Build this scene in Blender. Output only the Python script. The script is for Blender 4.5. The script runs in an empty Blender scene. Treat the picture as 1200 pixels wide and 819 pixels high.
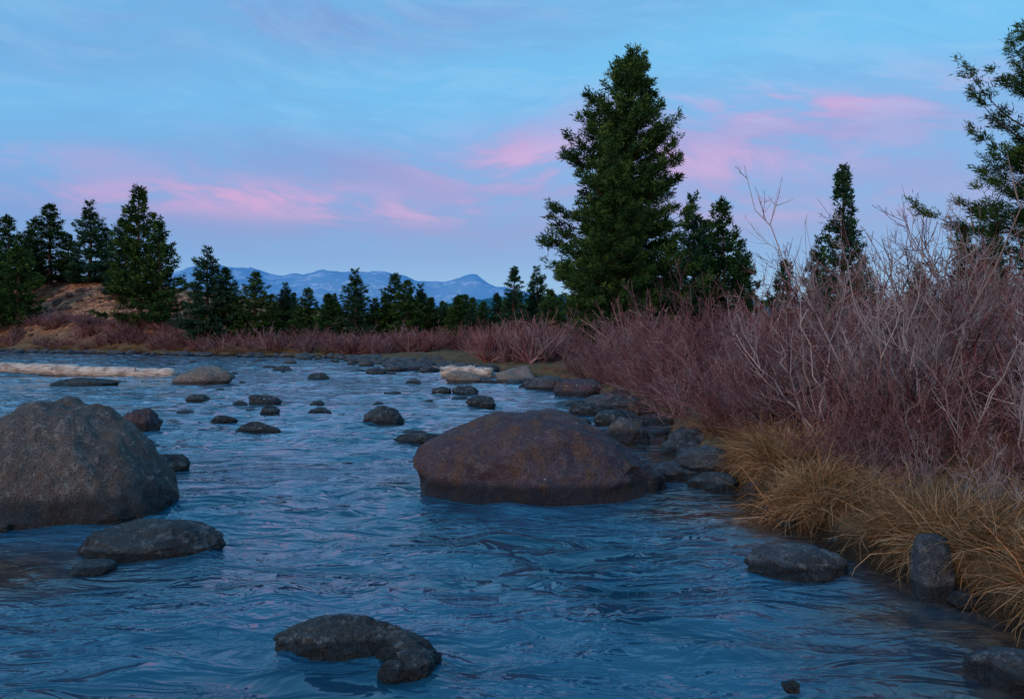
import bpy, bmesh, math, numpy as np
from mathutils import Vector
rng = np.random.default_rng(7)
scene = bpy.context.scene
COL = scene.collection

# ------------------------------------------------------------ noise helpers
def _h(i, j, k, s):
    n = (i.astype(np.int64)*374761393 + j.astype(np.int64)*668265263 + k.astype(np.int64)*2147483647 + s*1274126177) & 0xffffffff
    n = ((n ^ (n >> 13)) * 1274126177) & 0xffffffff
    n = ((n ^ (n >> 16)) * 2246822519) & 0xffffffff
    n = n ^ (n >> 15)
    return (n & 0xffffff) / float(0xffffff)
def vnoise(p, s=0):
    f = np.floor(p); i, j, k = [f[:, a].astype(np.int64) for a in range(3)]
    w = p - f; w = w*w*w*(w*(w*6-15)+10)
    x, y, z = w[:, 0], w[:, 1], w[:, 2]
    def L(a, b, t): return a+(b-a)*t
    c = [[[ _h(i+a, j+b, k+c_, s) for c_ in (0, 1)] for b in (0, 1)] for a in (0, 1)]
    return 2*L(L(L(c[0][0][0], c[1][0][0], x), L(c[0][1][0], c[1][1][0], x), y),
             L(L(c[0][0][1], c[1][0][1], x), L(c[0][1][1], c[1][1][1], x), y), z)-1
def fbm(p, o=4, s=0, g=0.5):
    r = np.zeros(len(p)); a = 1.0; q = p.copy()
    for n in range(o):
        r += a*vnoise(q, s+n*17); q = q*2.03+5.3; a *= g
    return r
def sstep(a, b, x):
    t = np.clip((x-a)/(b-a), 0, 1); return t*t*(3-2*t)
def norm(v): return v/np.maximum(np.linalg.norm(v, axis=-1, keepdims=True), 1e-9)

# ------------------------------------------------------------ mesh helpers
class Acc:
    def __init__(s): s.v=[]; s.f=[]; s.t=[]; s.m=[]; s.n=0
    def add(s, v, f, t=0.5, m=0):
        v = np.asarray(v, float).reshape(-1, 3)
        t = np.broadcast_to(np.asarray(t, float), (len(v),))
        s.v.append(v); s.t.append(t); s.f.append(f+s.n); s.m.append(np.full(len(f), m)); s.n += len(v)
    def mesh(s, name, mats, smooth=True):
        me = bpy.data.meshes.new(name)
        V = np.concatenate(s.v); me.vertices.add(len(V)); me.vertices.foreach_set("co", V.ravel())
        loops = np.concatenate([f.ravel() for f in s.f]).astype(np.int32)
        tot = np.concatenate([np.full(len(f), f.shape[1]) for f in s.f])
        st = np.concatenate([[0], np.cumsum(tot)[:-1]]).astype(np.int32)
        me.loops.add(len(loops)); me.loops.foreach_set("vertex_index", loops)
        me.polygons.add(len(tot)); me.polygons.foreach_set("loop_start", st)
        me.polygons.foreach_set("material_index", np.concatenate(s.m).astype(np.int32))
        me.polygons.foreach_set("use_smooth", np.full(len(tot), smooth))
        me.update(calc_edges=True); me.validate()
        a = me.attributes.new("tint", 'FLOAT', 'POINT'); a.data.foreach_set("value", np.concatenate(s.t).astype(np.float32))
        for m in mats: me.materials.append(m)
        return me
def tubes(P, R, sides=3, rg=rng):
    N, K, _ = P.shape
    T = norm(np.gradient(P, axis=1)); ref = norm(rg.normal(size=(N, 1, 3)))
    A = norm(np.cross(T, np.broadcast_to(ref, T.shape))); B = np.cross(T, A)
    an = np.arange(sides)*2*math.pi/sides
    V = P[:, :, None]+R[:, :, None, None]*(np.cos(an)[None, None, :, None]*A[:, :, None]+np.sin(an)[None, None, :, None]*B[:, :, None])
    idx = np.arange(N*K*sides).reshape(N, K, sides)
    a = idx[:, :-1]; b = idx[:, 1:]
    F = np.stack([a, np.roll(a, -1, 2), np.roll(b, -1, 2), b], -1).reshape(-1, 4)
    return V.reshape(-1, 3), F
def ribbons(P, W, rg=rng):
    N, K, _ = P.shape
    T = norm(np.gradient(P, axis=1)); ref = norm(rg.normal(size=(N, 1, 3)))
    A = norm(np.cross(T, np.broadcast_to(ref, T.shape)))
    V = np.stack([P-A*W[..., None], P+A*W[..., None]], 2)
    idx = np.arange(N*K*2).reshape(N, K, 2)
    F = np.stack([idx[:, :-1, 0], idx[:, :-1, 1], idx[:, 1:, 1], idx[:, 1:, 0]], -1).reshape(-1, 4)
    return V.reshape(-1, 3), F
def obj(name, data, loc=(0, 0, 0), rot=(0, 0, 0), scale=(1, 1, 1), parent=None):
    o = bpy.data.objects.new(name, data); COL.objects.link(o)
    o.location = loc; o.rotation_euler = rot; o.scale = scale
    if parent: o.parent = parent
    return o
def grid_mesh(name, X, Y, Z, mats, tint=None, smooth=True):
    r, c = X.shape; a = Acc(); idx = np.arange(r*c).reshape(r, c)
    F = np.stack([idx[:-1, :-1], idx[:-1, 1:], idx[1:, 1:], idx[1:, :-1]], -1).reshape(-1, 4)
    a.add(np.stack([X, Y, Z], -1), F, 0.5 if tint is None else tint.ravel())
    return a.mesh(name, mats, smooth)

# ------------------------------------------------------------ material helpers
class NT:
    def __init__(s, tree): s.t = tree
    def n(s, typ, **k):
        nd = s.t.nodes.new(typ)
        for a, b in k.items(): setattr(nd, a, b)
        return nd
    def set(s, sock, v):
        if isinstance(v, bpy.types.NodeSocket): s.t.links.new(v, sock)
        else:
            if isinstance(v, tuple) and len(v) == 3 and sock.type == 'RGBA': v = v+(1,)
            sock.default_value = v
    def m(s, op, a, b=0.0, c=None, clamp=False):
        nd = s.n("ShaderNodeMath", operation=op, use_clamp=clamp); s.set(nd.inputs[0], a); s.set(nd.inputs[1], b)
        if c is not None: s.set(nd.inputs[2], c)
        return nd.outputs[0]
    def mix(s, f, a, b, bt='MIX'):
        nd = s.n("ShaderNodeMix", data_type='RGBA', blend_type=bt); nd.clamp_factor = True
        s.set(nd.inputs[0], f); s.set(nd.inputs[6], a); s.set(nd.inputs[7], b); return nd.outputs[2]
    def mr(s, v, a, b, c=0.0, d=1.0, sm=True):
        nd = s.n("ShaderNodeMapRange", interpolation_type='SMOOTHSTEP' if sm else 'LINEAR')
        s.set(nd.inputs[0], v); nd.inputs[1].default_value = a; nd.inputs[2].default_value = b
        nd.inputs[3].default_value = c; nd.inputs[4].default_value = d; return nd.outputs[0]
    def xyz(s, x, y, z):
        nd = s.n("ShaderNodeCombineXYZ"); s.set(nd.inputs[0], x); s.set(nd.inputs[1], y); s.set(nd.inputs[2], z); return nd.outputs[0]
    def noise(s, vec, scale, detail=5, rough=0.55, dist=0.0, dim='3D'):
        nd = s.n("ShaderNodeTexNoise", noise_dimensions=dim)
        if vec is not None: s.set(nd.inputs["Vector"], vec)
        nd.inputs["Scale"].default_value = scale; nd.inputs["Detail"].default_value = detail
        nd.inputs["Roughness"].default_value = rough; nd.inputs["Distortion"].default_value = dist
        return nd.outputs[0]
    def vor(s, vec, scale, feature='F1'):
        nd = s.n("ShaderNodeTexVoronoi", feature=feature); s.set(nd.inputs["Vector"], vec); nd.inputs["Scale"].default_value = scale
        return nd.outputs[0]
    def mapping(s, vec, scale, rot=(0, 0, 0)):
        nd = s.n("ShaderNodeMapping"); s.set(nd.inputs[0], vec); nd.inputs[3].default_value = scale; nd.inputs[2].default_value = rot
        return nd.outputs[0]
    def bump(s, h, st, dist, normal=None):
        nd = s.n("ShaderNodeBump"); s.set(nd.inputs["Strength"], st); nd.inputs["Distance"].default_value = dist
        s.set(nd.inputs["Height"], h)
        if normal is not None: s.set(nd.inputs["Normal"], normal)
        return nd.outputs[0]
def newmat(name):
    m = bpy.data.materials.new(name); m.use_nodes = True; t = NT(m.node_tree)
    b = m.node_tree.nodes["Principled BSDF"]; return m, t, b
def attr(t, name="tint"):
    return t.n("ShaderNodeAttribute", attribute_name=name).outputs["Fac"]

def ramp_mat(name, cols, rough=0.8, spec=0.0, vary=0.0, alt=None):
    m, t, b = newmat(name); r = t.n("ShaderNodeValToRGB"); e = r.color_ramp.elements
    while len(e) < len(cols): e.new(0.5)
    for i, (p, c) in enumerate(cols): e[i].position = p; e[i].color = c+(1,)
    t.set(r.inputs[0], attr(t)); c = r.outputs[0]
    if vary:
        oi = t.n("ShaderNodeObjectInfo").outputs["Random"]
        if alt:
            k = t.m('FRACT', t.m('MULTIPLY', oi, 7.31))
            c = t.mix(t.mr(k, 0, 1, 0, 1, False), c, t.mix(1.0, c, alt, 'MULTIPLY'))
        c = t.mix(t.mr(oi, 0, 1, 0.0, vary, False), c, (0, 0, 0), 'MIX')
    t.set(b.inputs["Base Color"], c); b.inputs["Roughness"].default_value = rough
    b.inputs["Specular IOR Level"].default_value = spec
    return m

M_needle = ramp_mat("pine_needles", [(0.0, (0.012, 0.030, 0.012)), (0.5, (0.045, 0.105, 0.028)), (1.0, (0.18, 0.26, 0.05))], 0.65, 0.0, .3, (.8, .95, 1.2))
M_needle_blue = ramp_mat("fir_needles", [(0.0, (0.012, 0.034, 0.022)), (0.5, (0.035, 0.095, 0.055)), (1.0, (0.11, 0.20, 0.08))], 0.65, 0.0, .4)
M_bark = ramp_mat("pine_bark", [(0.0, (0.05, 0.035, 0.028)), (1.0, (0.14, 0.09, 0.06))], 0.9)
M_red = ramp_mat("red_willow_twigs", [(0.0, (0.075, 0.026, 0.028)), (0.5, (0.31, 0.108, 0.108)), (1.0, (0.54, 0.28, 0.24))], 0.7, 0.0, .4, (.80, 1.2, 1.4))
M_grey = ramp_mat("grey_willow_twigs", [(0.0, (0.13, 0.075, 0.07)), (0.5, (0.34, 0.235, 0.23)), (1.0, (0.66, 0.56, 0.55))], 0.7, 0.0, .4)
M_grass = ramp_mat("dry_grass_blades", [(0.0, (0.07, 0.04, 0.022)), (0.5, (0.33, 0.19, 0.088)), (1.0, (0.66, 0.46, 0.27))], 0.8, 0.0, .6, (1.0, .80, .72))

def rock_mat(name, c1, c2, c3, wet=0.1, spots=True, stain=None):
    m, t, b = newmat(name)
    pos = t.n("ShaderNodeNewGeometry").outputs["Position"]
    n1 = t.noise(pos, 1.3, 4, 0.65, 0.6); n2 = t.noise(pos, 9, 6, 0.75); n3 = t.noise(pos, 55, 2, 0.7); n4 = t.noise(t.mapping(pos, (1, 1, .5), (.3, .4, 0)), 3.2, 5, .7, .8)
    c = t.mix(t.mr(n1, 0.40, 0.60), c1, c2)
    c = t.mix(t.mr(n2, 0.50, 0.62, 0, 0.85), c, c3)
    if stain: c = t.mix(t.mr(n4, 0.50, 0.60, 0, 0.8), c, stain)
    c = t.mix(t.mr(n3, 0.48, 0.62, 0, 0.65), c, (0.02, 0.02, 0.022))
    if spots:
        v = t.vor(pos, 4.5); c = t.mix(t.m('MULTIPLY', t.mr(v, 0.06, 0.12, 1, 0), t.mr(n1, 0.46, 0.54)), c, (0.60, 0.60, 0.56))
    z = t.n("ShaderNodeSeparateXYZ"); t.set(z.inputs[0], pos)
    zz = t.m('ADD', z.outputs[2], t.m('MULTIPLY', t.m('SUBTRACT', n1, 0.5), 0.16))
    w = t.mr(zz, wet*0.55, wet, 1, 0)
    c = t.mix(t.m('MULTIPLY', w, 0.75), c, (0.010, 0.012, 0.014))
    t.set(b.inputs["Base Color"], c)
    t.set(b.inputs["Roughness"], t.m('SUBTRACT', 0.8, t.m('MULTIPLY', w, 0.45)))
    b.inputs["Specular IOR Level"].default_value = 0.35
    h = t.m('ADD', t.m('MULTIPLY', n2, 1.6), t.m('MULTIPLY', n3, 0.5))
    h = t.m('ADD', h, t.m('MULTIPLY', n4, 1.7))
    t.set(b.inputs["Normal"], t.bump(h, 1.0, 0.06))
    return m
M_rock_purple = rock_mat("basalt_reddish", (0.14, 0.088, 0.10), (0.08, 0.07, 0.10), (0.20, 0.15, 0.16), 0.24, True, (0.19, 0.11, 0.075))
M_rock_grey = rock_mat("granite_grey_brown", (0.21, 0.165, 0.135), (0.11, 0.105, 0.105), (0.33, 0.285, 0.25), 0.34, False, (0.16, 0.115, 0.09))
M_rock_dark = rock_mat("wet_dark_stone", (0.065, 0.08, 0.085), (0.03, 0.036, 0.042), (0.20, 0.22, 0.23), 0.06)
M_rock_pale = rock_mat("pale_granite", (0.34, 0.27, 0.22), (0.20, 0.18, 0.16), (0.46, 0.38, 0.31), 0.15, False)
M_rock_blue = rock_mat("bank_stone", (0.10, 0.115, 0.13), (0.05, 0.055, 0.065), (0.23, 0.24, 0.25), 0.10, False)
M_rock_orange = rock_mat("orange_slope_stone", (0.56, 0.28, 0.16), (0.34, 0.16, 0.11), (0.68, 0.42, 0.28), -5.0, False)

# ------------------------------------------------------------ terrain
RY = np.array([-30, 0, 5, 6, 7.8, 9.3, 11.4, 14, 16, 20, 24, 30, 40, 50, 57, 70, 80, 95, 130])
RX = np.array([6.5, 4.4, 3.75, 3.6, 3.4, 2.95, 3.4, 3.3, 3.1, 3.7, 3.6, 3.0, 1.0, -1.5, -4, -10, -14, -30, -70.])
def bank(X, Y):
    r = np.interp(Y, RY, RX)
    far = np.where(X < -14, 80+(-14-X)*0.68, 80.0)
    return np.maximum(np.where(Y < 80, X-r, 1e-3+0*X-50), (Y-far)*0.8)
def ground_z(X, Y, detail=True):
    X = np.asarray(X, float); Y = np.asarray(Y, float)
    sh = X.shape; X = X.ravel(); Y = Y.ravel()
    s = bank(X, Y)
    s = np.maximum(s, (-150-X)*0.5)
    p = np.stack([X, Y, 0*X], -1)
    if detail: s = s+0.3*fbm(p*1.0, 3, 3)*np.clip(1+np.abs(Y)/25, 1, 5)
    z = -0.55+0.50*sstep(-1.6, 0.0, s)+0.40*sstep(-0.05, 0.22, s)+0.35*sstep(0.5, 7, s)+0.9*sstep(8, 60, s)
    hill = np.interp(X, [-160, -100, -88, -70, -50, -40, -30, -20, -12], [15, 14.2, 12.6, 10.2, 7.0, 5.2, 3.2, 1.2, 0])
    df = Y-(80+(-14-X)*0.68)
    z += hill*(0.40*sstep(2, 10, df)+0.60*sstep(7, 30, df))
    if detail:
        z += 0.07*fbm(p*1.9, 4, 9)*sstep(-0.5, 1, s)+0.25*fbm(p*0.12, 3, 11)*sstep(4, 30, s)
        z += 0.8*fbm(p*0.14, 5, 21)*sstep(6, 22, df)*sstep(-20, -34, X)
    return z.reshape(sh)
def gz(x, y): return float(ground_z(np.array([x]), np.array([y]))[0])

m, t, b = newmat("river_bank_soil_and_grass"); M_ground = m
pos = t.n("ShaderNodeNewGeometry").outputs["Position"]; sp = t.n("ShaderNodeSeparateXYZ"); t.set(sp.inputs[0], pos)
n1 = t.noise(pos, 0.35, 4, 0.6); n2 = t.noise(pos, 3.5, 6, 0.65); n3 = t.noise(pos, 22, 3, 0.7)
c = t.mix(t.mr(n2, 0.35, 0.65), (0.10, 0.065, 0.045), (0.26, 0.165, 0.085))
c = t.mix(t.mr(n3, 0.42, 0.62, 0, 0.6), c, (0.36, 0.25, 0.14))
c = t.mix(t.mr(n1, 0.4, 0.62, 0, 0.5), c, (0.13, 0.08, 0.05))
hl = attr(t)
g1 = t.noise(pos, 0.22, 5, 0.72); g2 = t.noise(pos, 1.3, 6, 0.8)
gc = t.mix(t.mr(g2, 0.42, 0.58), (0.24, 0.09, 0.06), (0.76, 0.37, 0.19))
gc = t.mix(t.mr(g1, 0.47, 0.56, 0, 0.85), gc, (0.20, 0.095, 0.065))
c = t.mix(hl, c, gc)
low = t.mr(sp.outputs[2], 0.05, 0.30, 1, 0)
c = t.mix(t.m('MULTIPLY', low, 0.85), c, (0.022, 0.018, 0.014))
t.set(b.inputs["Base Color"], c); b.inputs["Roughness"].default_value = 0.95; b.inputs["Specular IOR Level"].default_value = 0.0
t.set(b.inputs["Normal"], t.bump(t.m('ADD', n2, t.m('MULTIPLY', n3, 0.4)), 0.9, 0.15))

u = np.linspace(-1, 1, 520); xs = 2.5+2.0*np.sinh(8.0*u)
v = np.linspace(0, 1, 460); ys = -30+38*v+2.2*(np.exp(8.1*np.clip(v, 0, 1))-1)
X, Y = np.meshgrid(xs, ys); Z = ground_z(X, Y)
far = 80+(-14-X)*0.68
hm = sstep(4, 9, Y-far)*sstep(-12, -20, X)*(1-sstep(60, 80, Y-far))
obj("ground", grid_mesh("ground", X, Y, Z, [M_ground], hm))

# ------------------------------------------------------------ rocks
def ico(level):
    bm = bmesh.new(); bmesh.ops.create_icosphere(bm, subdivisions=level, radius=1)
    V = np.array([v.co[:] for v in bm.verts]); F = np.array([[v.index for v in f.verts] for f in bm.faces]); bm.free(); return V, F
ICO = {l: ico(l) for l in (2, 3, 4, 5, 6, 7)}
def rock_geo(level, seed, cuts=7, rough=0.1, dmin=0.62, shape=None, fine=0.02):
    V, F = ICO[level]; V = V.copy(); r = np.random.default_rng(seed)
    for k in range(cuts):
        nrm = norm(r.normal(size=3)*np.array([1, 1, 0.8])); d = r.uniform(dmin, 0.92)
        ex = np.maximum(V@nrm-d, 0); V -= (ex*0.85)[:, None]*nrm
    V0 = norm(V)
    V = V+V0*(rough*fbm(V*1.4+seed*3.1, 4, seed)+fine*fbm(V*7+seed, 3, seed+5))[:, None]
    if shape is not None: V = shape(V)
    return V, F
def boulder(name, x, y, rx, ry, h, mat, seed=1, level=5, sink=0.25, rot=0.0, **k):
    V, F = rock_geo(level, seed, **k)
    V = V*np.array([rx, ry, h*(1-sink)/max(V[:, 2].max(), .3)]); V[:, 2] += h*sink
    a = Acc(); a.add(V, F); return obj(name, a.mesh(name, [mat]), (x, y, 0), (0, 0, rot))

def sh_big(V):
    V = V.copy(); x = V[:, 0]
    V[:, 2] = V[:, 2]*(1-0.42*sstep(0.15, 1.05, x)+0.05*sstep(0.2, -0.6, x))
    lo = sstep(0.25, -0.15, V[:, 2]); r = np.maximum(np.hypot(V[:, 0], V[:, 1]), .3)
    k = 1+lo*np.maximum(0, 1.0/r-1)*0.8*(V[:, 2] > -.6); V[:, 0] *= k; V[:, 1] *= k
    return V
boulder("boulder", 0.36, 11.35, 1.62, 1.1, 1.05, M_rock_purple, 12, 7, 0.06, cuts=9, rough=0.08, dmin=0.72, shape=sh_big, fine=0.025)
def sh_left(V):
    V = V.copy(); z = V[:, 2]
    V[:, 2] = np.where(z > 0, np.abs(z)**1.6, z)
    V[:, 0] += 0.05*sstep(0.0, 0.9, z); return V
boulder("boulder", -5.32, 10.1, 1.26, 1.15, 1.30, M_rock_grey, 5, 7, 0.0, cuts=2, rough=0.06, dmin=0.85, shape=sh_left, fine=0.02)
boulder("boulder", -3.42, 8.05, 0.64, 0.42, 0.27, M_rock_dark, 9, 6, 0.1, rough=0.1, fine=0.03)
boulder("boulder", -3.62, 7.35, 0.18, 0.2, 0.07, M_rock_dark, 19, 5, 0.1)
a = Acc()
for (cx, cy, rx, ry, h, sd, ang) in [(-.14, .04, .42, .23, .20, 33, .05), (.26, -.10, .26, .15, .13, 36, -.75), (.38, -.33, .17, .18, .11, 38, -.3), (.25, -.42, .12, .1, .07, 39, 0)]:
    V, F = rock_geo(6, sd, cuts=4, rough=.14, fine=.05); V = V*np.array([rx, ry, h/V[:, 2].max()]); c_, s_ = math.cos(ang), math.sin(ang)
    a.add(np.stack([V[:, 0]*c_-V[:, 1]*s_+cx, V[:, 0]*s_+V[:, 1]*c_+cy, V[:, 2]], -1), F)
obj("boulder", a.mesh("boulder", [M_rock_dark]), (-.95, 5.52, -.01))
R_ = [(-5.28, 13.0, .36, .3, .22, M_rock_dark, 3), (-8.0, 18.2, .46, .4, .5, M_rock_purple, 4), (-3.1, 20.3, .5, .4, .38, M_rock_dark, 6),
 (-1.78, 16.3, .5, .32, .18, M_rock_dark, 7), (-.92, 25, .46, .36, .3, M_rock_dark, 8), (-2.5, 30.3, .36, .3, .25, M_rock_dark, 10), (-1.65, 30.5, .5, .4, .27, M_rock_dark, 11),
 (-5.4, 18.3, .46, .34, .2, M_rock_dark, 13), (-6.4, 22.6, .28, .24, .2, M_rock_dark, 14), (-6.9, 20.4, .3, .22, .14, M_rock_dark, 15), (-7.5, 25.7, .5, .35, .28, M_rock_dark, 16),
 (-9.9, 27, .4, .3, .2, M_rock_dark, 17), (-17.8, 35.8, 1.4, .7, .3, M_rock_dark, 18), (-13.4, 37.2, 1.3, .8, .75, M_rock_pale, 20), (-5.7, 25, .2, .2, .15, M_rock_dark, 21),
 (2.42, 7.3, .44, .34, .2, M_rock_blue, 22), (2.98, 5.05, .22, .25, .16, M_rock_blue, 25),
 (-5.35, 9.0, .14, .12, .08, M_rock_pale, 26), (1.6, 4.85, .06, .06, .04, M_rock_dark, 27), (0, 38.5, 1.0, .8, .75, M_rock_pale, 28), (-2.2, 38, .9, .7, .5, M_rock_pale, 29),
 (2.25, 12.2, .42, .34, .22, M_rock_blue, 30), (2.95, 12.9, .62, .42, .38, M_rock_blue, 31), (2.75, 11.5, .36, .28, .17, M_rock_dark, 32), (3.2, 15.0, .6, .5, .42, M_rock_blue, 34),
 (3.3, 11.1, .3, .22, .13, M_rock_blue, 50),
 (2.1, 16.2, .5, .4, .46, M_rock_grey, 35), (2.9, 24.5, .9, .6, .5, M_rock_blue, 37), (2.4, 29, 1.0, .7, .6, M_rock_purple, 38), (1.9, 22.5, .5, .4, .3, M_rock_dark, 39),
 (2.5, 19.5, .6, .45, .35, M_rock_dark, 40), (1.5, 33, .9, .6, .5, M_rock_blue, 46),
 (-7.6, 14.8, .3, .2, .06, M_rock_dark, 41), (-9.3, 41, .5, .4, .3, M_rock_dark, 42), (-7.5, 47, .6, .4, .35, M_rock_dark, 43), (-14, 52, .6, .4, .3, M_rock_dark, 44)]
for (x, y, rx, ry, h, mt, sd) in R_:
    boulder("boulder", x, y, rx, ry, h, mt, sd, 5 if y < 22 else 4, 0.05, rough=0.16, fine=0.05)
def sh_block(V):
    V = V.copy(); a = np.abs(V).max(1, keepdims=True); return 0.25*V+0.75*V/np.maximum(a, 1e-6)*np.minimum(a*1.15, 0.95)
boulder("block_stone", 3.28, 6.66, .155, .16, .46, M_rock_blue, 52, 5, 0.0, 0.15, cuts=1, rough=0.04, shape=sh_block)

a = Acc()
def scatter_stone(x, y, z, r, lvl=3):
    sd = int(rng.integers(1, 9999)); V, F = rock_geo(lvl, sd, cuts=6, rough=0.18)
    c_, s_ = math.cos(sd), math.sin(sd); V = V*np.array([r, r*rng.uniform(.6, 1), r*rng.uniform(.35, .6)])
    V = np.stack([V[:, 0]*c_-V[:, 1]*s_, V[:, 0]*s_+V[:, 1]*c_, V[:, 2]], -1)+np.array([x, y, z]); a.add(V, F)
for i in range(55):
    y = 10.5+36*rng.random()**1.2; x = np.interp(y, RY, RX)+rng.normal(-0.1, 0.55)*(1+y/30); r = rng.uniform(.04, .24)*(1+y/30)
    scatter_stone(x, y, -.02+0.2*max(0, x-np.interp(y, RY, RX)), r)
for i in range(180):
    y = rng.uniform(48, 79); x = np.interp(y, RY, RX)+rng.normal(-1.3, 1.9); scatter_stone(x, y, 0.1, rng.uniform(.2, .75))
for i in range(130):
    x = rng.uniform(-85, -12); y = 80+(-14-x)*0.68+rng.normal(-0.5, 1.5); scatter_stone(x, y, 0.1, rng.uniform(.2, .8))
for i in range(44):
    y = rng.uniform(17, 75); x = rng.uniform(-0.42, 0.0)*y; scatter_stone(x, y, -.04, rng.uniform(.06, .28)*(1+y/60))
for i in range(16):
    y = rng.uniform(5.2, 10.5); x = np.interp(y, RY, RX)+rng.normal(-.02, .1); scatter_stone(x, y, 0.02, rng.uniform(.06, .17))
obj("shore_stones", a.mesh("shore_stones", [M_rock_blue]))
a = Acc()
for i in range(560):
    x = rng.uniform(-105, -18); y = 80+(-14-x)*0.68+rng.uniform(5, 26); scatter_stone(x, y, gz(x, y)+.05, rng.uniform(.15, .8)**1.2, 2)
obj("hillside_stones", a.mesh("hillside_stones", [M_rock_orange]))

# ------------------------------------------------------------ logs
m, t, b = newmat("bleached_driftwood"); M_log = m
pos = t.n("ShaderNodeNewGeometry").outputs["Position"]
n1 = t.noise(t.mapping(pos, (0.6, 9, 9)), 1.5, 5, 0.7); n2 = t.noise(pos, 2, 4)
c = t.mix(t.mr(n1, 0.35, 0.65), (0.32, 0.23, 0.18), (0.78, 0.67, 0.57)); c = t.mix(t.mr(n2, 0.5, 0.62, 0, .7), c, (0.20, 0.15, 0.12))
t.set(b.inputs["Base Color"], c); b.inputs["Roughness"].default_value = 0.85; t.set(b.inputs["Normal"], t.bump(n1, 0.8, 0.05))
def log(x0, y0, z0, x1, y1, z1, r0, r1):
    a = Acc(); K = 40; s = np.linspace(0, 1, K); P = np.array([x0, y0, z0])+(np.array([x1, y1, z1])-np.array([x0, y0, z0]))*s[:, None]
    P[:, 2] += 0.05*np.sin(s*5); P[:, 1] += 0.1*np.sin(s*4+1)
    R = (r0+(r1-r0)*s)*(1+0.12*fbm(np.stack([s*14, 0*s, 0*s], -1), 3, 4)); P[0] = P[1]; P[-1] = P[-2]
    R = np.r_[R[1]*0.02, R[1:-1], R[-2]*0.02]
    P2 = P.copy(); T = norm(P[2]-P[1]); 
    P2[0] = P[1]-T*0.02; P2[-1] = P[-2]+T*0.02
    V, F = tubes(P2[None], R[None], 14); V += 0.05*np.stack([fbm(V*3+k, 3, k) for k in (1, 2, 3)], -1); a.add(V, F)
    for k in range(4):
        q = P[5+k*9]; d = np.array([rng.normal()*.3, rng.normal()*.4, .35]); V, F = tubes(np.stack([q, q+d*.5, q+d])[None], np.array([[.07, .05, .015]]), 6); a.add(V, F)
    obj("driftwood_log", a.mesh("driftwood_log", [M_log]))
log(-31, 45, .42, -16.6, 43, .18, .32, .26)
log(-3.6, 43, .22, -0.9, 42.4, .28, .32, .24)

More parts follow.
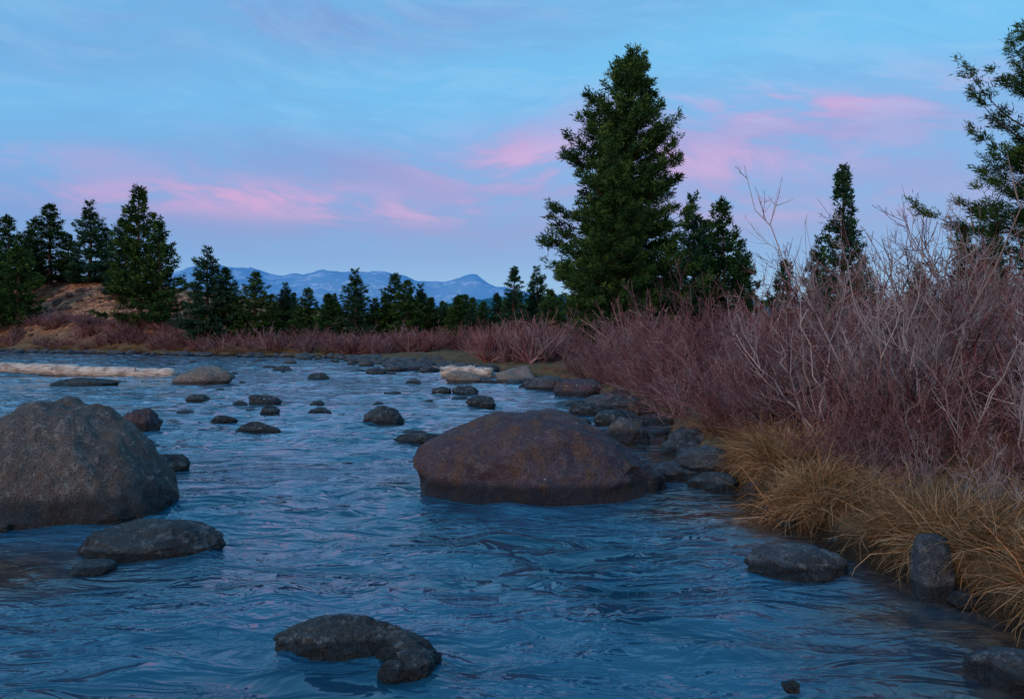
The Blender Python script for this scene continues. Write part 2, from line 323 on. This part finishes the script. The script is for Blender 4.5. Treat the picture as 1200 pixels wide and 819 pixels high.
# ------------------------------------------------------------ conifers
def conifer(name, H, R, seed, nl, tw=20, nd=14, base=0.08, power=0.85, open_=0.0, nlen=0.3, nw=0.045, mat=None, up=0.1, irreg=0.25):
    rg = np.random.default_rng(seed); a = Acc()
    s = np.linspace(0, 1, 14); bend = np.stack([0.012*H*np.sin(s*3+seed), 0.012*H*np.sin(s*2.3+seed*2), s*H], -1)
    Rt = 0.017*H*(1-s)**0.8+0.012; V, F = tubes(bend[None], Rt[None], 8, rg); a.add(V, F, rg.uniform(0.2, 0.9, len(V)), 0)
    tt = base+(1-base)*np.sort(rg.random(nl)**1.02); tt = np.minimum(tt, 0.995)
    az = np.arange(nl)*2.39996+rg.normal(0, .5, nl)
    prof = (1-tt)**power*np.minimum(1, (tt-base+0.1)/0.22)
    lumps = 1+irreg*np.sin(tt*21+seed)*np.cos(az*2+seed)
    L = R*prof*rg.uniform(1-open_-0.35, 1.12, nl)*lumps+0.015*H*(0.4+rg.random(nl)*0.6)
    K = 7; sk = np.linspace(0, 1, K)
    el = up+0.65*tt**1.5-0.25*(1-tt)+rg.normal(0, .12, nl)
    O = np.stack([np.interp(tt, s, bend[:, i]) for i in range(3)], -1)
    D = np.stack([np.cos(az), np.sin(az), np.zeros(nl)], -1)
    rr = L[:, None]*sk[None]
    zz = rr*np.tan(el)[:, None]-0.10*L[:, None]*np.sin(sk*math.pi)[None]+0.10*L[:, None]*sk[None]**3
    P = O[:, None]+D[:, None]*rr[..., None]; P[..., 2] += zz
    side = np.stack([-np.sin(az), np.cos(az), np.zeros(nl)], -1); P += side[:, None]*(rg.normal(0, .1, nl)[:, None]*L[:, None]*sk[None]**2)[..., None]
    Rr = (0.006+0.013*L[:, None])*(1-0.9*sk[None]); V, F = tubes(P, Rr, 3, rg); a.add(V, F, 0.25, 0)
    cnt = np.maximum(4, (tw*(L/R)**0.9*(R/4.0)**0.3).astype(int)); li = np.repeat(np.arange(nl), cnt); M = len(li)
    f = 0.16+0.84*rg.random(M)**0.72
    fi = f*(K-1); i0 = np.minimum(fi.astype(int), K-2); w = (fi-i0)[:, None]
    C = P[li, i0]*(1-w)+P[li, i0+1]*w
    spread = (0.30*L[li]*(1.08-f)**0.7+0.1)*rg.choice([-1, 1], M)*rg.random(M)
    tl = np.abs(spread)
    C2 = C+side[li]*spread[:, None]+D[li]*(0.4*tl)[:, None]; C2[:, 2] += rg.normal(0.04, .08, M)*(1+tl)
    V, F = tubes(np.stack([C, C2], 1), np.stack([np.full(M, .012), np.full(M, .006)], 1), 3, rg); a.add(V, F, 0.2, 0)
    td = norm(C2-C+D[li]*0.25+np.array([0, 0, 0.12]))
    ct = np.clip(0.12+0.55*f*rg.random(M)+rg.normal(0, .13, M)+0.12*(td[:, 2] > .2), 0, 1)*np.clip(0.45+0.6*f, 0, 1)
    ci = np.repeat(np.arange(M), nd); Q = len(ci)
    nl_ = nlen*rg.uniform(.6, 1.2, Q); dr = norm(td[ci]*0.75+rg.normal(size=(Q, 3))*np.array([.6, .6, .5])+np.array([0, 0, .12]))
    c0 = C2[ci]+rg.normal(0, .09, (Q, 3))*(nlen/0.3)-td[ci]*(rg.random(Q)*tl[ci]*0.8)[:, None]
    sd = norm(np.cross(dr, rg.normal(size=(Q, 3))))*(nw*rg.uniform(.6, 1.3, Q))[:, None]
    V = np.stack([c0-sd*.5, c0+dr*(nl_*.45)[:, None]+sd, c0+dr*nl_[:, None], c0+dr*(nl_*.45)[:, None]-sd], 1).reshape(-1, 3)
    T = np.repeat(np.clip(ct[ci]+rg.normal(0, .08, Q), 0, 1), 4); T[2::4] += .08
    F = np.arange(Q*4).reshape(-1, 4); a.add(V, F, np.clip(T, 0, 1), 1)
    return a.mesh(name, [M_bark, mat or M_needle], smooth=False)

big = conifer("big_pine", 21, 5.4, 3, 330, 34, 20, 0.06, 0.72, 0.05, .36, .036, up=0.05, irreg=0.35)
big2 = conifer("open_pine", 18, 4.4, 8, 120, 24, 20, 0.18, 0.55, 0.35, .36, .038, up=0.15, irreg=.45)
right_pine = conifer("right_pine", 13, 3.8, 15, 120, 30, 30, 0.15, 0.5, 0.35, .24, .018, up=0.35, irreg=.45)
var = [conifer("pineA", 15, 4.3, 21, 160, 20, 13, 0.03, .8, .08, .38, .065),
       conifer("pineB", 15, 3.8, 22, 150, 20, 13, 0.03, .85, .08, .38, .065, mat=M_needle_blue),
       conifer("pineC", 15, 4.8, 23, 150, 20, 13, 0.05, .7, .15, .38, .065, irreg=.4),
       conifer("firD", 15, 3.0, 24, 190, 16, 12, 0.02, .95, .05, .34, .06, mat=M_needle_blue)]
VH = 15.0
def tree(t_, d, e, kind, w=1.0, name="pine_tree", parent=None):
    x = t_*d; g = gz(x, d); H = 2+e*d-g
    if H < 2: return
    me, h0 = ({'big': (big, 21), 'open': (big2, 18), 'right': (right_pine, 13)}[kind] if isinstance(kind, str) else (var[kind], VH))
    s = H/h0
    w = max(w, 5.5/H) if H < 8 else w
    return obj(name, me, (x, d, g-0.1), (0, 0, rng.uniform(0, 6.28)), (s*w, s*w, s), parent)
tree(0.140, 62, .332, 'big', 1.0)
tree(0.098, 66, .275, 'open', 1.2)
tree(0.125, 58, .20, 'big', 1.1)
tree(0.612, 37, .345, 'right', 1.1)
for (px, yt, d, k, w) in [(12, 255, 140, 0, 1.3), (60, 242, 148, 2, 1.5), (38, 262, 150, 1, 1.6), (105, 238, 146, 1, 1.5), (82, 275, 148, 0, 1.5), (165, 222, 113, 0, 1.1), (187, 262, 110, 2, 1.1), (150, 246, 135, 1, 1.3), (125, 268, 150, 2, 1.4), (-5, 285, 130, 2, 1.3), (22, 290, 128, 2, 1.3),
   (245, 292, 100, 1, 1.5), (266, 315, 102, 0, 1.6), (300, 320, 100, 2, 1.5), (318, 345, 98, 0, 1.5), (335, 332, 104, 1, 1.5), (360, 338, 99, 0, 1.6), (385, 345, 97, 2, 1.6), (415, 317, 98, 1, 1.5), (440, 350, 99, 2, 1.5), (462, 322, 100, 0, 1.4), (478, 330, 97, 2, 1.3), (492, 334, 99, 1, 1.4), (505, 350, 98, 2, 1.4),
   (535, 348, 96, 0, 1.5), (552, 362, 95, 1, 1.6), (602, 314, 100, 3, 1.5), (628, 314, 104, 1, 1.3), (645, 340, 96, 0, 1.3), (810, 232, 85, 1, 1.0), (848, 237, 80, 0, 1.0), (828, 262, 88, 2, 1.0), (868, 285, 90, 1, 1.1), (780, 290, 80, 0, 1.2),
   (985, 197, 62, 3, 1.0), (960, 280, 70, 1, 1.0), (918, 306, 90, 0, 1.1), (1010, 300, 66, 0, 1.0), (1130, 265, 75, 0, 0.9), (1165, 250, 60, 1, .9), (1075, 310, 70, 2, 1)]:
    tree((px-600)/1000, d, (395-yt)/1000, k, w)
forest = bpy.data.objects.new("distant_pine_forest", None); COL.objects.link(forest)
for i in range(85):
    px = rng.uniform(225, 700); d = rng.uniform(104, 180); yt = rng.uniform(342, 372)
    tree((px-600)/1000, d, (395-yt)/1000, int(rng.integers(0, 4)), 1.5, "pine", forest)
for i in range(34):
    px = rng.uniform(760, 1300); d = rng.uniform(120, 220); yt = rng.uniform(325, 370)
    tree((px-600)/1000, d, (395-yt)/1000, int(rng.integers(0, 4)), 1.4, "pine", forest)
for i in range(22):
    px = rng.uniform(-500, 0); d = rng.uniform(140, 230); yt = rng.uniform(250, 330)
    tree((px-600)/1000, d, (395-yt)/1000, int(rng.integers(0, 4)), 1.15, "pine", forest)

# ------------------------------------------------------------ leafless bushes
def bush(name, H, R, seed, ns, nt, nst, mat, thick=0.008, tilt=0.6, K1=8, wob_=.028, fork=.75):
    rg = np.random.default_rng(seed); a = Acc()
    def poly(base, dr, L, K, curve):
        s = np.linspace(0, 1, K); N = len(L)
        P = base[:, None]+dr[:, None]*(L[:, None]*s[None])[..., None]
        P += (curve[:, None]*(L[:, None]*s[None]**2)[..., None])
        wob = rg.normal(0, wob_, (N, K, 3))*(L[:, None, None])*(s[None, :, None] > 0); return P+np.cumsum(wob, 1)*0.8
    ncl = max(4, ns//9); caz = rg.uniform(0, 6.283, ncl); cr = 0.5*R*np.sqrt(rg.random(ncl)); cl = rg.integers(0, ncl, ns); chh = rg.uniform(.6, 1.08, ncl)
    B = np.stack([cr[cl]*np.cos(caz[cl]), cr[cl]*np.sin(caz[cl]), np.full(ns, -0.05)], -1)+rg.normal(0, .06, (ns, 3))*np.array([1, 1, 0])
    az2 = caz[cl]+rg.normal(0, 1.1, ns); ti = np.abs(rg.normal(0.0, tilt*0.7, ns))+0.05+tilt*0.5*cr[cl]/R; ti = np.minimum(ti, 1.3)
    D = np.stack([np.sin(ti)*np.cos(az2), np.sin(ti)*np.sin(az2), np.cos(ti)], -1)
    L = H*rg.uniform(.45, 1.05, ns)*chh[cl]
    P = poly(B, D, L, K1, rg.normal(0, .16, (ns, 3))+np.array([0, 0, .06])); s = np.linspace(0, 1, K1)
    Rr = thick*rg.uniform(.5, 1.9, ns)[:, None]*(1-.8*s[None]); V, F = tubes(P, Rr, 4, rg); st = rg.uniform(0.1, 1, ns)
    a.add(V, F, np.repeat(st, K1*4))
    def child(P, L, st, n, lf, K, r0, fmin):
        N, K0, _ = P.shape; i = np.repeat(np.arange(N), n); M = len(i); f = fmin+(0.97-fmin)*rg.random(M); fi = f*(K0-1); j = np.minimum(fi.astype(int), K0-2); w = (fi-j)[:, None]
        b_ = P[i, j]*(1-w)+P[i, j+1]*w; pd = norm(P[i, j+1]-P[i, j]); rd = norm(rg.normal(size=(M, 3))+np.array([0, 0, .2]))
        d = norm(pd*fork+rd*0.8); l = L[i]*lf*rg.uniform(.3, 1.2, M)*(1.15-f)
        Q = poly(b_, d, l, K, np.zeros((M, 3))+np.array([0, 0, .22])); sK = np.linspace(0, 1, K)
        V, F = tubes(Q, r0*(1-.65*sK[None])*rg.uniform(.6, 1.4, M)[:, None], 3, rg); tt = np.clip(st[i]+rg.normal(0, .2, M), 0, 1); a.add(V, F, np.repeat(tt, K*3)); return Q, l, tt
    Q, l, tt = child(P, L, st, nt, .52, 4, thick*.5, .22)
    child(Q, l, tt, nst, .6, 3, thick*.30, .1)
    return a.mesh(name, [mat])
reds = [bush("red_willow_%d" % i, 3.0, 1.6, 50+i, 38, 9, 5, M_red, .0135, .85) for i in range(4)]
greys = [bush("grey_willow_%d" % i, 3.6, 1.3, 60+i, 16, 10, 6, M_grey, .015, .38, 9, .030, .7) for i in range(4)]
reds_small = [bush("red_willow_s%d" % i, 3.0, 1.6, 70+i, 42, 6, 2, M_red, .034, .9, 5) for i in range(2)]
def put_bush(x, y, h, red=True, w=1.0, name="willow_bush", small=False, parent=None):
    L = reds_small if small else (reds if red else greys); h0 = 3.0 if red or small else 3.6
    s = h*rng.uniform(.9, 1.2)/h0; obj(name, L[int(rng.integers(0, len(L)))], (x, y, gz(x, y)), (0, 0, rng.uniform(0, 6.28)), (s*w, s*w, s), parent)
for (px, d, h, rd, w) in [
   (680, 38, 2.0, 1, 1.3), (700, 34, 2.2, 1, 1.2), (735, 30, 2.6, 1, 1.2), (765, 27, 2.8, 1, 1.2), (715, 42, 2.6, 1, 1.2), (755, 36, 3.2, 1, 1.2), (780, 23, 2.4, 1, 1.2),
   (800, 25, 3.0, 1, 1.2), (835, 22, 3.2, 1, 1.2), (812, 20, 2.3, 1, 1.2), (855, 19, 2.7, 1, 1.2), (900, 21, 3.2, 1, 1.1), (870, 27, 3.8, 0, 1.1), (825, 30, 3.9, 1, 1.1),
   (880, 16, 2.3, 1, 1.2), (930, 14.5, 2.3, 1, 1.2), (965, 17, 3.1, 1, 1.2), (925, 18, 3.2, 0, 1.1), (1000, 13, 2.5, 1, 1.2), (1050, 12, 2.4, 1, 1.2),
   (985, 12.2, 2.7, 0, 1.1), (1035, 12.2, 3.4, 0, 1.0), (1060, 11.6, 3.1, 0, 1.0), (1085, 13.0, 3.6, 0, 1.0), (1120, 12.4, 2.8, 1, 1.2), (1160, 13.5, 3.0, 1, 1.1), (1200, 12.5, 3.0, 0, 1.1), (1240, 11.5, 2.6, 1, 1.1),
   (1010, 17, 3.9, 0, 1.1), (1060, 18, 3.8, 1, 1.1), (1110, 18, 3.8, 0, 1.1), (1150, 19, 3.7, 1, 1.1), (1200, 18, 3.7, 1, 1.1),
   (960, 23, 3.6, 1, 1.1), (1030, 24, 4.0, 1, 1.1), (1100, 25, 4.2, 1, 1.1), (1170, 26, 4.4, 1, 1.1),
   (1165, 10.0, 2.1, 0, 1.0), (1080, 10.6, 1.8, 0, .9), (955, 12.0, 1.6, 1, 1.1), (905, 13.6, 1.6, 1, 1.2), (1010, 10.8, 1.5, 1, 1.1), (1120, 9.8, 1.5, 1, 1.1), (1230, 9.0, 2.0, 0, 1.0), (1190, 8.3, 1.2, 1, 1), (1090, 8.6, 1.0, 0, 1), (1020, 9.6, 1.0, 1, 1),
   (960, 10.6, .9, 1, 1.2), (1060, 8.4, .7, 1, 1), (1150, 7.4, .8, 0, 1), (870, 14.6, 1.4, 1, 1.3), (820, 17.5, 1.7, 1, 1.3), (790, 20.5, 1.7, 1, 1.3), (740, 26.5, 1.8, 1, 1.4), (715, 30, 2.0, 1, 1.4)]:
    put_bush((px-600)/1000*d, d, h, bool(rd), w)
for (px, d, h) in [(930, 30, 3.8), (990, 33, 4.2), (1060, 34, 4.4), (1130, 34, 4.5), (1200, 35, 4.5), (860, 37, 3.8), (790, 44, 3.8), (1240, 26, 4.2), (740, 50, 3.3)]:
    put_bush((px-600)/1000*d, d, h, True, 1.2, small=True)
thick = bpy.data.objects.new("willow_thicket", None); COL.objects.link(thick)
for i in range(26):
    px = 560+110*rng.random(); d = rng.uniform(50, 66); put_bush((px-600)/1000*d, d, rng.uniform(1.8, 3.0), True, 1.3, "willow", True, thick)
for i in range(115):
    x = rng.uniform(-95, -12); y = 80+(-14-x)*0.68+rng.uniform(1.5, 9); put_bush(x, y, rng.uniform(1.2, 2.6), True, 1.6, "willow", True, thick)
for i in range(40):
    x = rng.uniform(-16, 6); y = rng.uniform(81, 96); put_bush(x, y, rng.uniform(1.8, 2.8), True, 1.5, "willow", True, thick)
for i in range(36):
    y = rng.uniform(42, 95); x = y*rng.uniform(0.12, 0.75); put_bush(x, y, rng.uniform(3, 4.2), True, 1.5, "willow", True, thick)
for i in range(26):
    x = rng.uniform(-100, -28); y = 80+(-14-x)*0.68+rng.uniform(9, 26); put_bush(x, y, rng.uniform(.6, 1.3), True, 1.8, "willow", True, thick)

# ------------------------------------------------------------ dry grass
def tussock(name, seed, n, L, r0, wd):
    rg = np.random.default_rng(seed); az = rg.uniform(0, 6.283, n); rad = r0*np.sqrt(rg.random(n)); K = 5; s = np.linspace(0, 1, K)
    az2 = az+rg.normal(0, 1.0, n)+rg.normal()*.3; l = L*rg.uniform(.25, 1.15, n); droop = rg.uniform(.1, 1.35, n); ti = rg.uniform(0.05, 1.15, n)
    ang = ti[:, None]+droop[:, None]*1.9*s[None]; seg = l[:, None]/(K-1)
    hx = np.cumsum(np.sin(ang)*seg, 1); hz = np.cumsum(np.cos(ang)*seg, 1)
    P = np.stack([rad[:, None]*np.cos(az)[:, None]+hx*np.cos(az2)[:, None], rad[:, None]*np.sin(az)[:, None]+hx*np.sin(az2)[:, None], hz-0.08], -1)
    P += np.cumsum(rg.normal(0, .018, P.shape), 1)
    W = wd*(1-.8*s[None])*rg.uniform(.6, 1.3, n)[:, None]; V, F = ribbons(P, W, rg); a = Acc(); tt = rg.uniform(0, 1, n)
    a.add(V, F, np.clip(np.repeat(tt, K*2)*0.8+np.tile(np.repeat(s, 2), n)*.25, 0, 1)); return a.mesh(name, [M_grass], False)
tus = [tussock("tussock_%d" % i, 80+i, 300, .48, .22, .004) for i in range(6)]
grass = bpy.data.objects.new("dry_grass", None); COL.objects.link(grass)
def put_grass(x, y, s, zs=1.0, lean=0.0):
    z = gz(x, y)
    if z < 0.12 or (abs(x-3.3) < .42 and 5.8 < y < 6.9): return
    obj("tussock", tus[int(rng.integers(0, 6))], (x, y, z), (rng.normal(0, .25), rng.normal(0, .25)-lean, rng.uniform(0, 6.28) if lean == 0 else rng.normal(0, .5)), (s, s, s*zs), grass)
for i in range(190):
    y = rng.uniform(4.5, 12.5)
    if vnoise(np.array([[y*1.7, 0, 0]]), 4)[0] < -.55: continue
    x = np.interp(y, RY, RX)+rng.uniform(.05, .45); put_grass(x, y, rng.uniform(.4, 1.2), rng.uniform(.5, 1.15), rng.choice([0, .5]))
for i in range(270):
    y = rng.uniform(4.8, 16); x = np.interp(y, RY, RX)+rng.uniform(.3, 7); put_grass(x, y, rng.uniform(.5, 1.3), rng.uniform(.3, .8))
for i in range(70):
    y = rng.uniform(12.5, 42); x = np.interp(y, RY, RX)+rng.uniform(.3, 3.0); put_grass(x, y, rng.uniform(.6, 1.2), rng.uniform(.5, .9))
for i in range(130):
    x = rng.uniform(-95, -12); y = 80+(-14-x)*0.68+rng.uniform(.6, 4); put_grass(x, y, rng.uniform(1.4, 2.6), .6)

# ------------------------------------------------------------ water
m, t, b = newmat("river_water"); M_water = m
pos = t.n("ShaderNodeNewGeometry").outputs["Position"]; sp = t.n("ShaderNodeSeparateXYZ"); t.set(sp.inputs[0], pos)
sh = attr(t)
w1 = t.noise(t.mapping(pos, (1.0, 2.1, 1), (0, 0, .25)), 1.5, 3, 0.5, 0.6, '2D')
w2 = t.noise(t.mapping(pos, (1.0, 2.0, 1), (0, 0, -.3)), 6.5, 2, 0.5, 0.4, '2D')
w3 = t.noise(t.mapping(pos, (1.0, 2.0, 1), (0, 0, .1)), 0.45, 3, 0.55, 0.5, '2D')
c = t.mix(t.mr(w3, .35, .65), (0.007, 0.062, 0.105), (0.022, 0.115, 0.185))
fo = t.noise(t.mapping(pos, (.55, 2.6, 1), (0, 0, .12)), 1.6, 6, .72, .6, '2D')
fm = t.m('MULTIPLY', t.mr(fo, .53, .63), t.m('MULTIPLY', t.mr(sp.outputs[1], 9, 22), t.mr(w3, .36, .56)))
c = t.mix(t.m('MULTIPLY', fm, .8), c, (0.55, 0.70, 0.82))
bed = t.mix(t.mr(t.noise(pos, 5, 4, .6), .4, .6), (0.035, 0.018, 0.010), (0.12, 0.065, 0.033))
c = t.mix(sh, c, bed)
t.set(b.inputs["Base Color"], c); t.set(b.inputs["Roughness"], t.m('ADD', .03, t.m('MULTIPLY', fm, .5))); b.inputs["IOR"].default_value = 1.42
rough_patch = t.mr(w3, .42, .58, .06, .9)
h = t.m('ADD', w1, t.m('MULTIPLY', t.m('MULTIPLY', w2, 0.20), rough_patch))
t.set(b.inputs["Normal"], t.bump(h, t.m('SUBTRACT', 1.0, t.m('MULTIPLY', sh, .75)), 0.09))
NX = 640
v = np.linspace(0, 1, 950); ys = -14+17*v+0.55*(np.exp(5.5*v)-1); uu = np.linspace(-1, 1, NX)
Y = np.repeat(ys[:, None], NX, 1); X = uu[None]*(np.maximum(Y, 0)[:, :]*1.25+13)-1
p = np.stack([X.ravel(), Y.ravel(), 0*X.ravel()], -1)
q = p*np.array([.7, 1.3, 1]); wq = np.stack([fbm(q*.5, 2, 1), fbm(q*.5, 2, 2), 0*q[:, 0]], -1)
q = q+wq*0.9
bs = bank(p[:, 0], p[:, 1]); shal = sstep(-2.0, -0.3, bs+0.6*fbm(p*.7, 3, 8))*0.95*sstep(40, 10, p[:, 1])
shal = np.maximum(shal, .95*np.exp(-((p[:, 0]+4.6)/1.2)**2-((p[:, 1]-7.3)/.9)**2))
env = (0.30+0.85*sstep(-.4, .6, fbm(p*.3, 2, 77)))*(1-.78*shal)
Z = (0.060*fbm(q*0.9, 2, 31)+0.028*(1-2*np.abs(vnoise(q*2.1, 40)))+0.010*fbm(q*4.1, 2, 43))*env
for (bx, by, br) in [(.36, 11.3, 1.6), (-5.3, 10.1, 1.3), (-3.42, 8.05, .6), (-.95, 5.4, .5), (2.42, 7.3, .4)]:
    r = np.hypot(p[:, 0]-bx, p[:, 1]-by)-br*.8; Z += 0.012*np.exp(-np.maximum(r, 0)*1.6)*np.sin(np.maximum(r, 0)*14+2*fbm(p*.9, 2, 5))
    dx = p[:, 0]-bx; dy = by-p[:, 1]; wk = np.abs(np.abs(dx)-br*.8-.35*dy+.1*fbm(p*2, 2, 9)); Z += 0.024*np.exp(-(wk/.13)**2)*np.exp(-dy/2.2)*(dy > 0)
Z -= 0.03
obj("river_water", grid_mesh("river_water", X, Y, Z.reshape(X.shape), [M_water], shal))

# ------------------------------------------------------------ mountains
m, t, b = newmat("snowy_mountain_painted_haze"); M_mt = m
pos = t.n("ShaderNodeNewGeometry").outputs["Position"]; sp = t.n("ShaderNodeSeparateXYZ"); t.set(sp.inputs[0], pos)
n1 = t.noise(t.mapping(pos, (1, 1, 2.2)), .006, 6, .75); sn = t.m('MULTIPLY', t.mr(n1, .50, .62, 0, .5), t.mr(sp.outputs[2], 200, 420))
t.set(b.inputs["Base Color"], t.mix(sn, (0.16, 0.38, 0.64), (0.56, 0.68, 0.90))); b.inputs["Roughness"].default_value = 1; b.inputs["Specular IOR Level"].default_value = 0  # aerial haze is painted into the mountain base colour as light blue
xs = np.linspace(-9000, 9000, 420); ysm = np.linspace(6500, 10500, 90); X, Y = np.meshgrid(xs, ysm)
prof = np.interp(X/8000, [-1.1, -.6, -.39, -.31, -.25, -.18, -.12, -.08, -.04, 0.0, .1, .4, 1.1], [420, 560, 580, 620, 595, 585, 520, 475, 560, 490, 330, 300, 260])
p = np.stack([X.ravel(), Y.ravel(), 0*X.ravel()], -1)
Z = prof*np.exp(-((Y-8000)/1300)**2)*(1+.13*fbm(p/700, 6, 3, .55).reshape(X.shape))-30
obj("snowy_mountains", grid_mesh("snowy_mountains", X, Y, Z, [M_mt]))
m, t, b = newmat("forested_hill"); M_hill = m
pos = t.n("ShaderNodeNewGeometry").outputs["Position"]; n1 = t.noise(pos, .03, 6, .7)
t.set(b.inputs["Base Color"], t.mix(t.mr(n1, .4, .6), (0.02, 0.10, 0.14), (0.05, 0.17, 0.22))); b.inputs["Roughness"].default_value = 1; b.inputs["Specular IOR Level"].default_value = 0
xs = np.linspace(-2500, 2500, 500); ysm = np.linspace(1300, 2500, 60); X, Y = np.meshgrid(xs, ysm)
prof = np.interp(X/1700, [-1.4, -.5, -.35, -.2, -.1, -.03, .05, .2, .5, 1.4], [60, 60, 42, 40, 60, 84, 86, 70, 85, 70])
p = np.stack([X.ravel(), Y.ravel(), 0*X.ravel()], -1)
Z = prof*np.exp(-((Y-1750)/330)**2)*(1+.12*fbm(p/160, 6, 5, .6).reshape(X.shape))-2
obj("forested_hills", grid_mesh("forested_hills", X, Y, Z, [M_hill]))

# ------------------------------------------------------------ world
w = bpy.data.worlds.new("World"); scene.world = w; w.use_nodes = True; t = NT(w.node_tree); w.node_tree.nodes.clear()
g = t.n("ShaderNodeTexCoord").outputs["Generated"]; sp = t.n("ShaderNodeSeparateXYZ"); t.set(sp.inputs[0], g)
x, y, z = sp.outputs; hyp = t.m('SQRT', t.m('ADD', t.m('MULTIPLY', x, x), t.m('MULTIPLY', y, y)))
el = t.m('ARCTAN2', z, hyp); az = t.m('ARCTAN2', x, y)
r = t.n("ShaderNodeValToRGB"); E = r.color_ramp.elements
stops = [(0.0, (.24, .52, .82)), (.045, (.19, .46, .82)), (.09, (.12, .33, .74)), (.13, (.12, .31, .71)), (.18, (.13, .41, .80)), (.25, (.13, .47, .85)), (.37, (.12, .52, .87)), (.7, (.06, .36, .74)), (1.5, (.04, .26, .62))]
while len(E) < len(stops): E.new(.5)
for i, (a_, c_) in enumerate(stops): E[i].position = a_/1.57; E[i].color = c_+(1,)
t.set(r.inputs[0], t.m('DIVIDE', el, 1.57)); base = r.outputs[0]
wv = t.m('MULTIPLY', t.m('SUBTRACT', t.noise(t.xyz(t.m('MULTIPLY', az, 2), t.m('MULTIPLY', el, 5), 0.0), 1.2, 2, .5, 0, '2D'), .5), .10)
el2 = t.m('ADD', t.m('ADD', el, t.m('MULTIPLY', az, .10)), wv)
n1 = t.noise(t.xyz(t.m('MULTIPLY', az, 3.6), t.m('MULTIPLY', el2, 15), 1.7), 1.3, 6, .62, 0.0)
n2 = t.noise(t.xyz(t.m('ADD', t.m('MULTIPLY', az, 9), 4.0), t.m('MULTIPLY', el2, 42), 3.1), 1.2, 4, .6, 0.15)
nn = t.m('ADD', t.m('MULTIPLY', n1, .62), t.m('MULTIPLY', n2, .38))
def gauss(az0, el0, sa, se):
    wave = t.m('MULTIPLY', wv, .35)
    a_ = t.m('DIVIDE', t.m('SUBTRACT', az, az0), sa); e_ = t.m('DIVIDE', t.m('SUBTRACT', t.m('ADD', el, wave), el0), se)
    return t.m('EXPONENT', t.m('MULTIPLY', t.m('ADD', t.m('MULTIPLY', a_, a_), t.m('MULTIPLY', e_, e_)), -1.0))
def total(L):
    s = None
    for k, gk in L:
        v_ = t.m('MULTIPLY', gauss(*gk), k); s = v_ if s is None else t.m('ADD', s, v_)
    return s
purple = total([(1.0, (.0, .135, .6, .035)), (.85, (-.22, .345, .30, .035)), (.6, (-.5, .29, .2, .03)), (1.0, (.42, .21, .3, .06)), (.85, (-.1, .19, .35, .04)), (.4, (.2, .37, .3, .03))])
purple = t.m('MULTIPLY', purple, t.mr(nn, .38, .60, .35, 1.0))
col = t.mix(purple, base, (.18, .26, .63))
pink = total([(.95, (.02, .21, .12, .025)), (.85, (-.30, .163, .13, .014)), (.9, (.25, .25, .16, .022)), (.8, (.12, .185, .22, .022)), (.5, (-.5, .185, .12, .012)), (.65, (.44, .25, .2, .03)), (.7, (-.36, .15, .3, .016)), (.75, (0.1, .145, .4, .014)), (.55, (.3, .2, .18, .022))])
pink = t.m('MULTIPLY', pink, t.mr(nn, .43, .60, 0.08, 0.85))
col = t.mix(pink, col, (.57, .32, .65))
wisps = t.m('MULTIPLY', t.mr(n2, .45, .68), t.mr(el, .12, .3, 0, .30)); col = t.mix(wisps, col, (.28, .55, .87))
dk = t.m('MULTIPLY', t.mr(nn, .52, .36), t.mr(el, .10, .3, .1, .45)); col = t.mix(dk, col, (.14, .34, .70))
glow = t.m('MULTIPLY', t.mr(y, -.2, -.9), t.mr(el, .0, .55, 1, 0)); col = t.mix(t.m('MULTIPLY', glow, .75), col, (.95, .62, .50))
sky = t.n("ShaderNodeTexSky", sky_type='NISHITA'); sky.sun_disc = False; sky.sun_elevation = math.radians(4); sky.sun_rotation = math.radians(212)
b1 = t.n("ShaderNodeBackground"); t.set(b1.inputs[0], sky.outputs[0]); b1.inputs[1].default_value = 0.05
b2 = t.n("ShaderNodeBackground"); t.set(b2.inputs[0], col); b2.inputs[1].default_value = 0.90
ad = t.n("ShaderNodeAddShader"); t.set(ad.inputs[0], b1.outputs[0]); t.set(ad.inputs[1], b2.outputs[0])
o = t.n("ShaderNodeOutputWorld"); t.set(o.inputs[0], ad.outputs[0])
sl = bpy.data.lights.new("sun", 'SUN'); sl.energy = 1.0; sl.angle = math.radians(25); sl.color = (1, .76, .66)
so = obj("sun", sl); so.rotation_euler = Vector((-.5, -.80, .42)).to_track_quat('Z', 'Y').to_euler()

# ------------------------------------------------------------ camera
cd = bpy.data.cameras.new("camera"); cd.lens = 30; cd.sensor_width = 36; cd.clip_end = 30000; cd.clip_start = .05
co = obj("camera", cd, (0, 0, 2.0), (math.radians(90-.83), 0, 0)); scene.camera = co
scene.view_settings.view_transform = 'Standard'; scene.view_settings.look = 'None'; scene.view_settings.exposure = 0
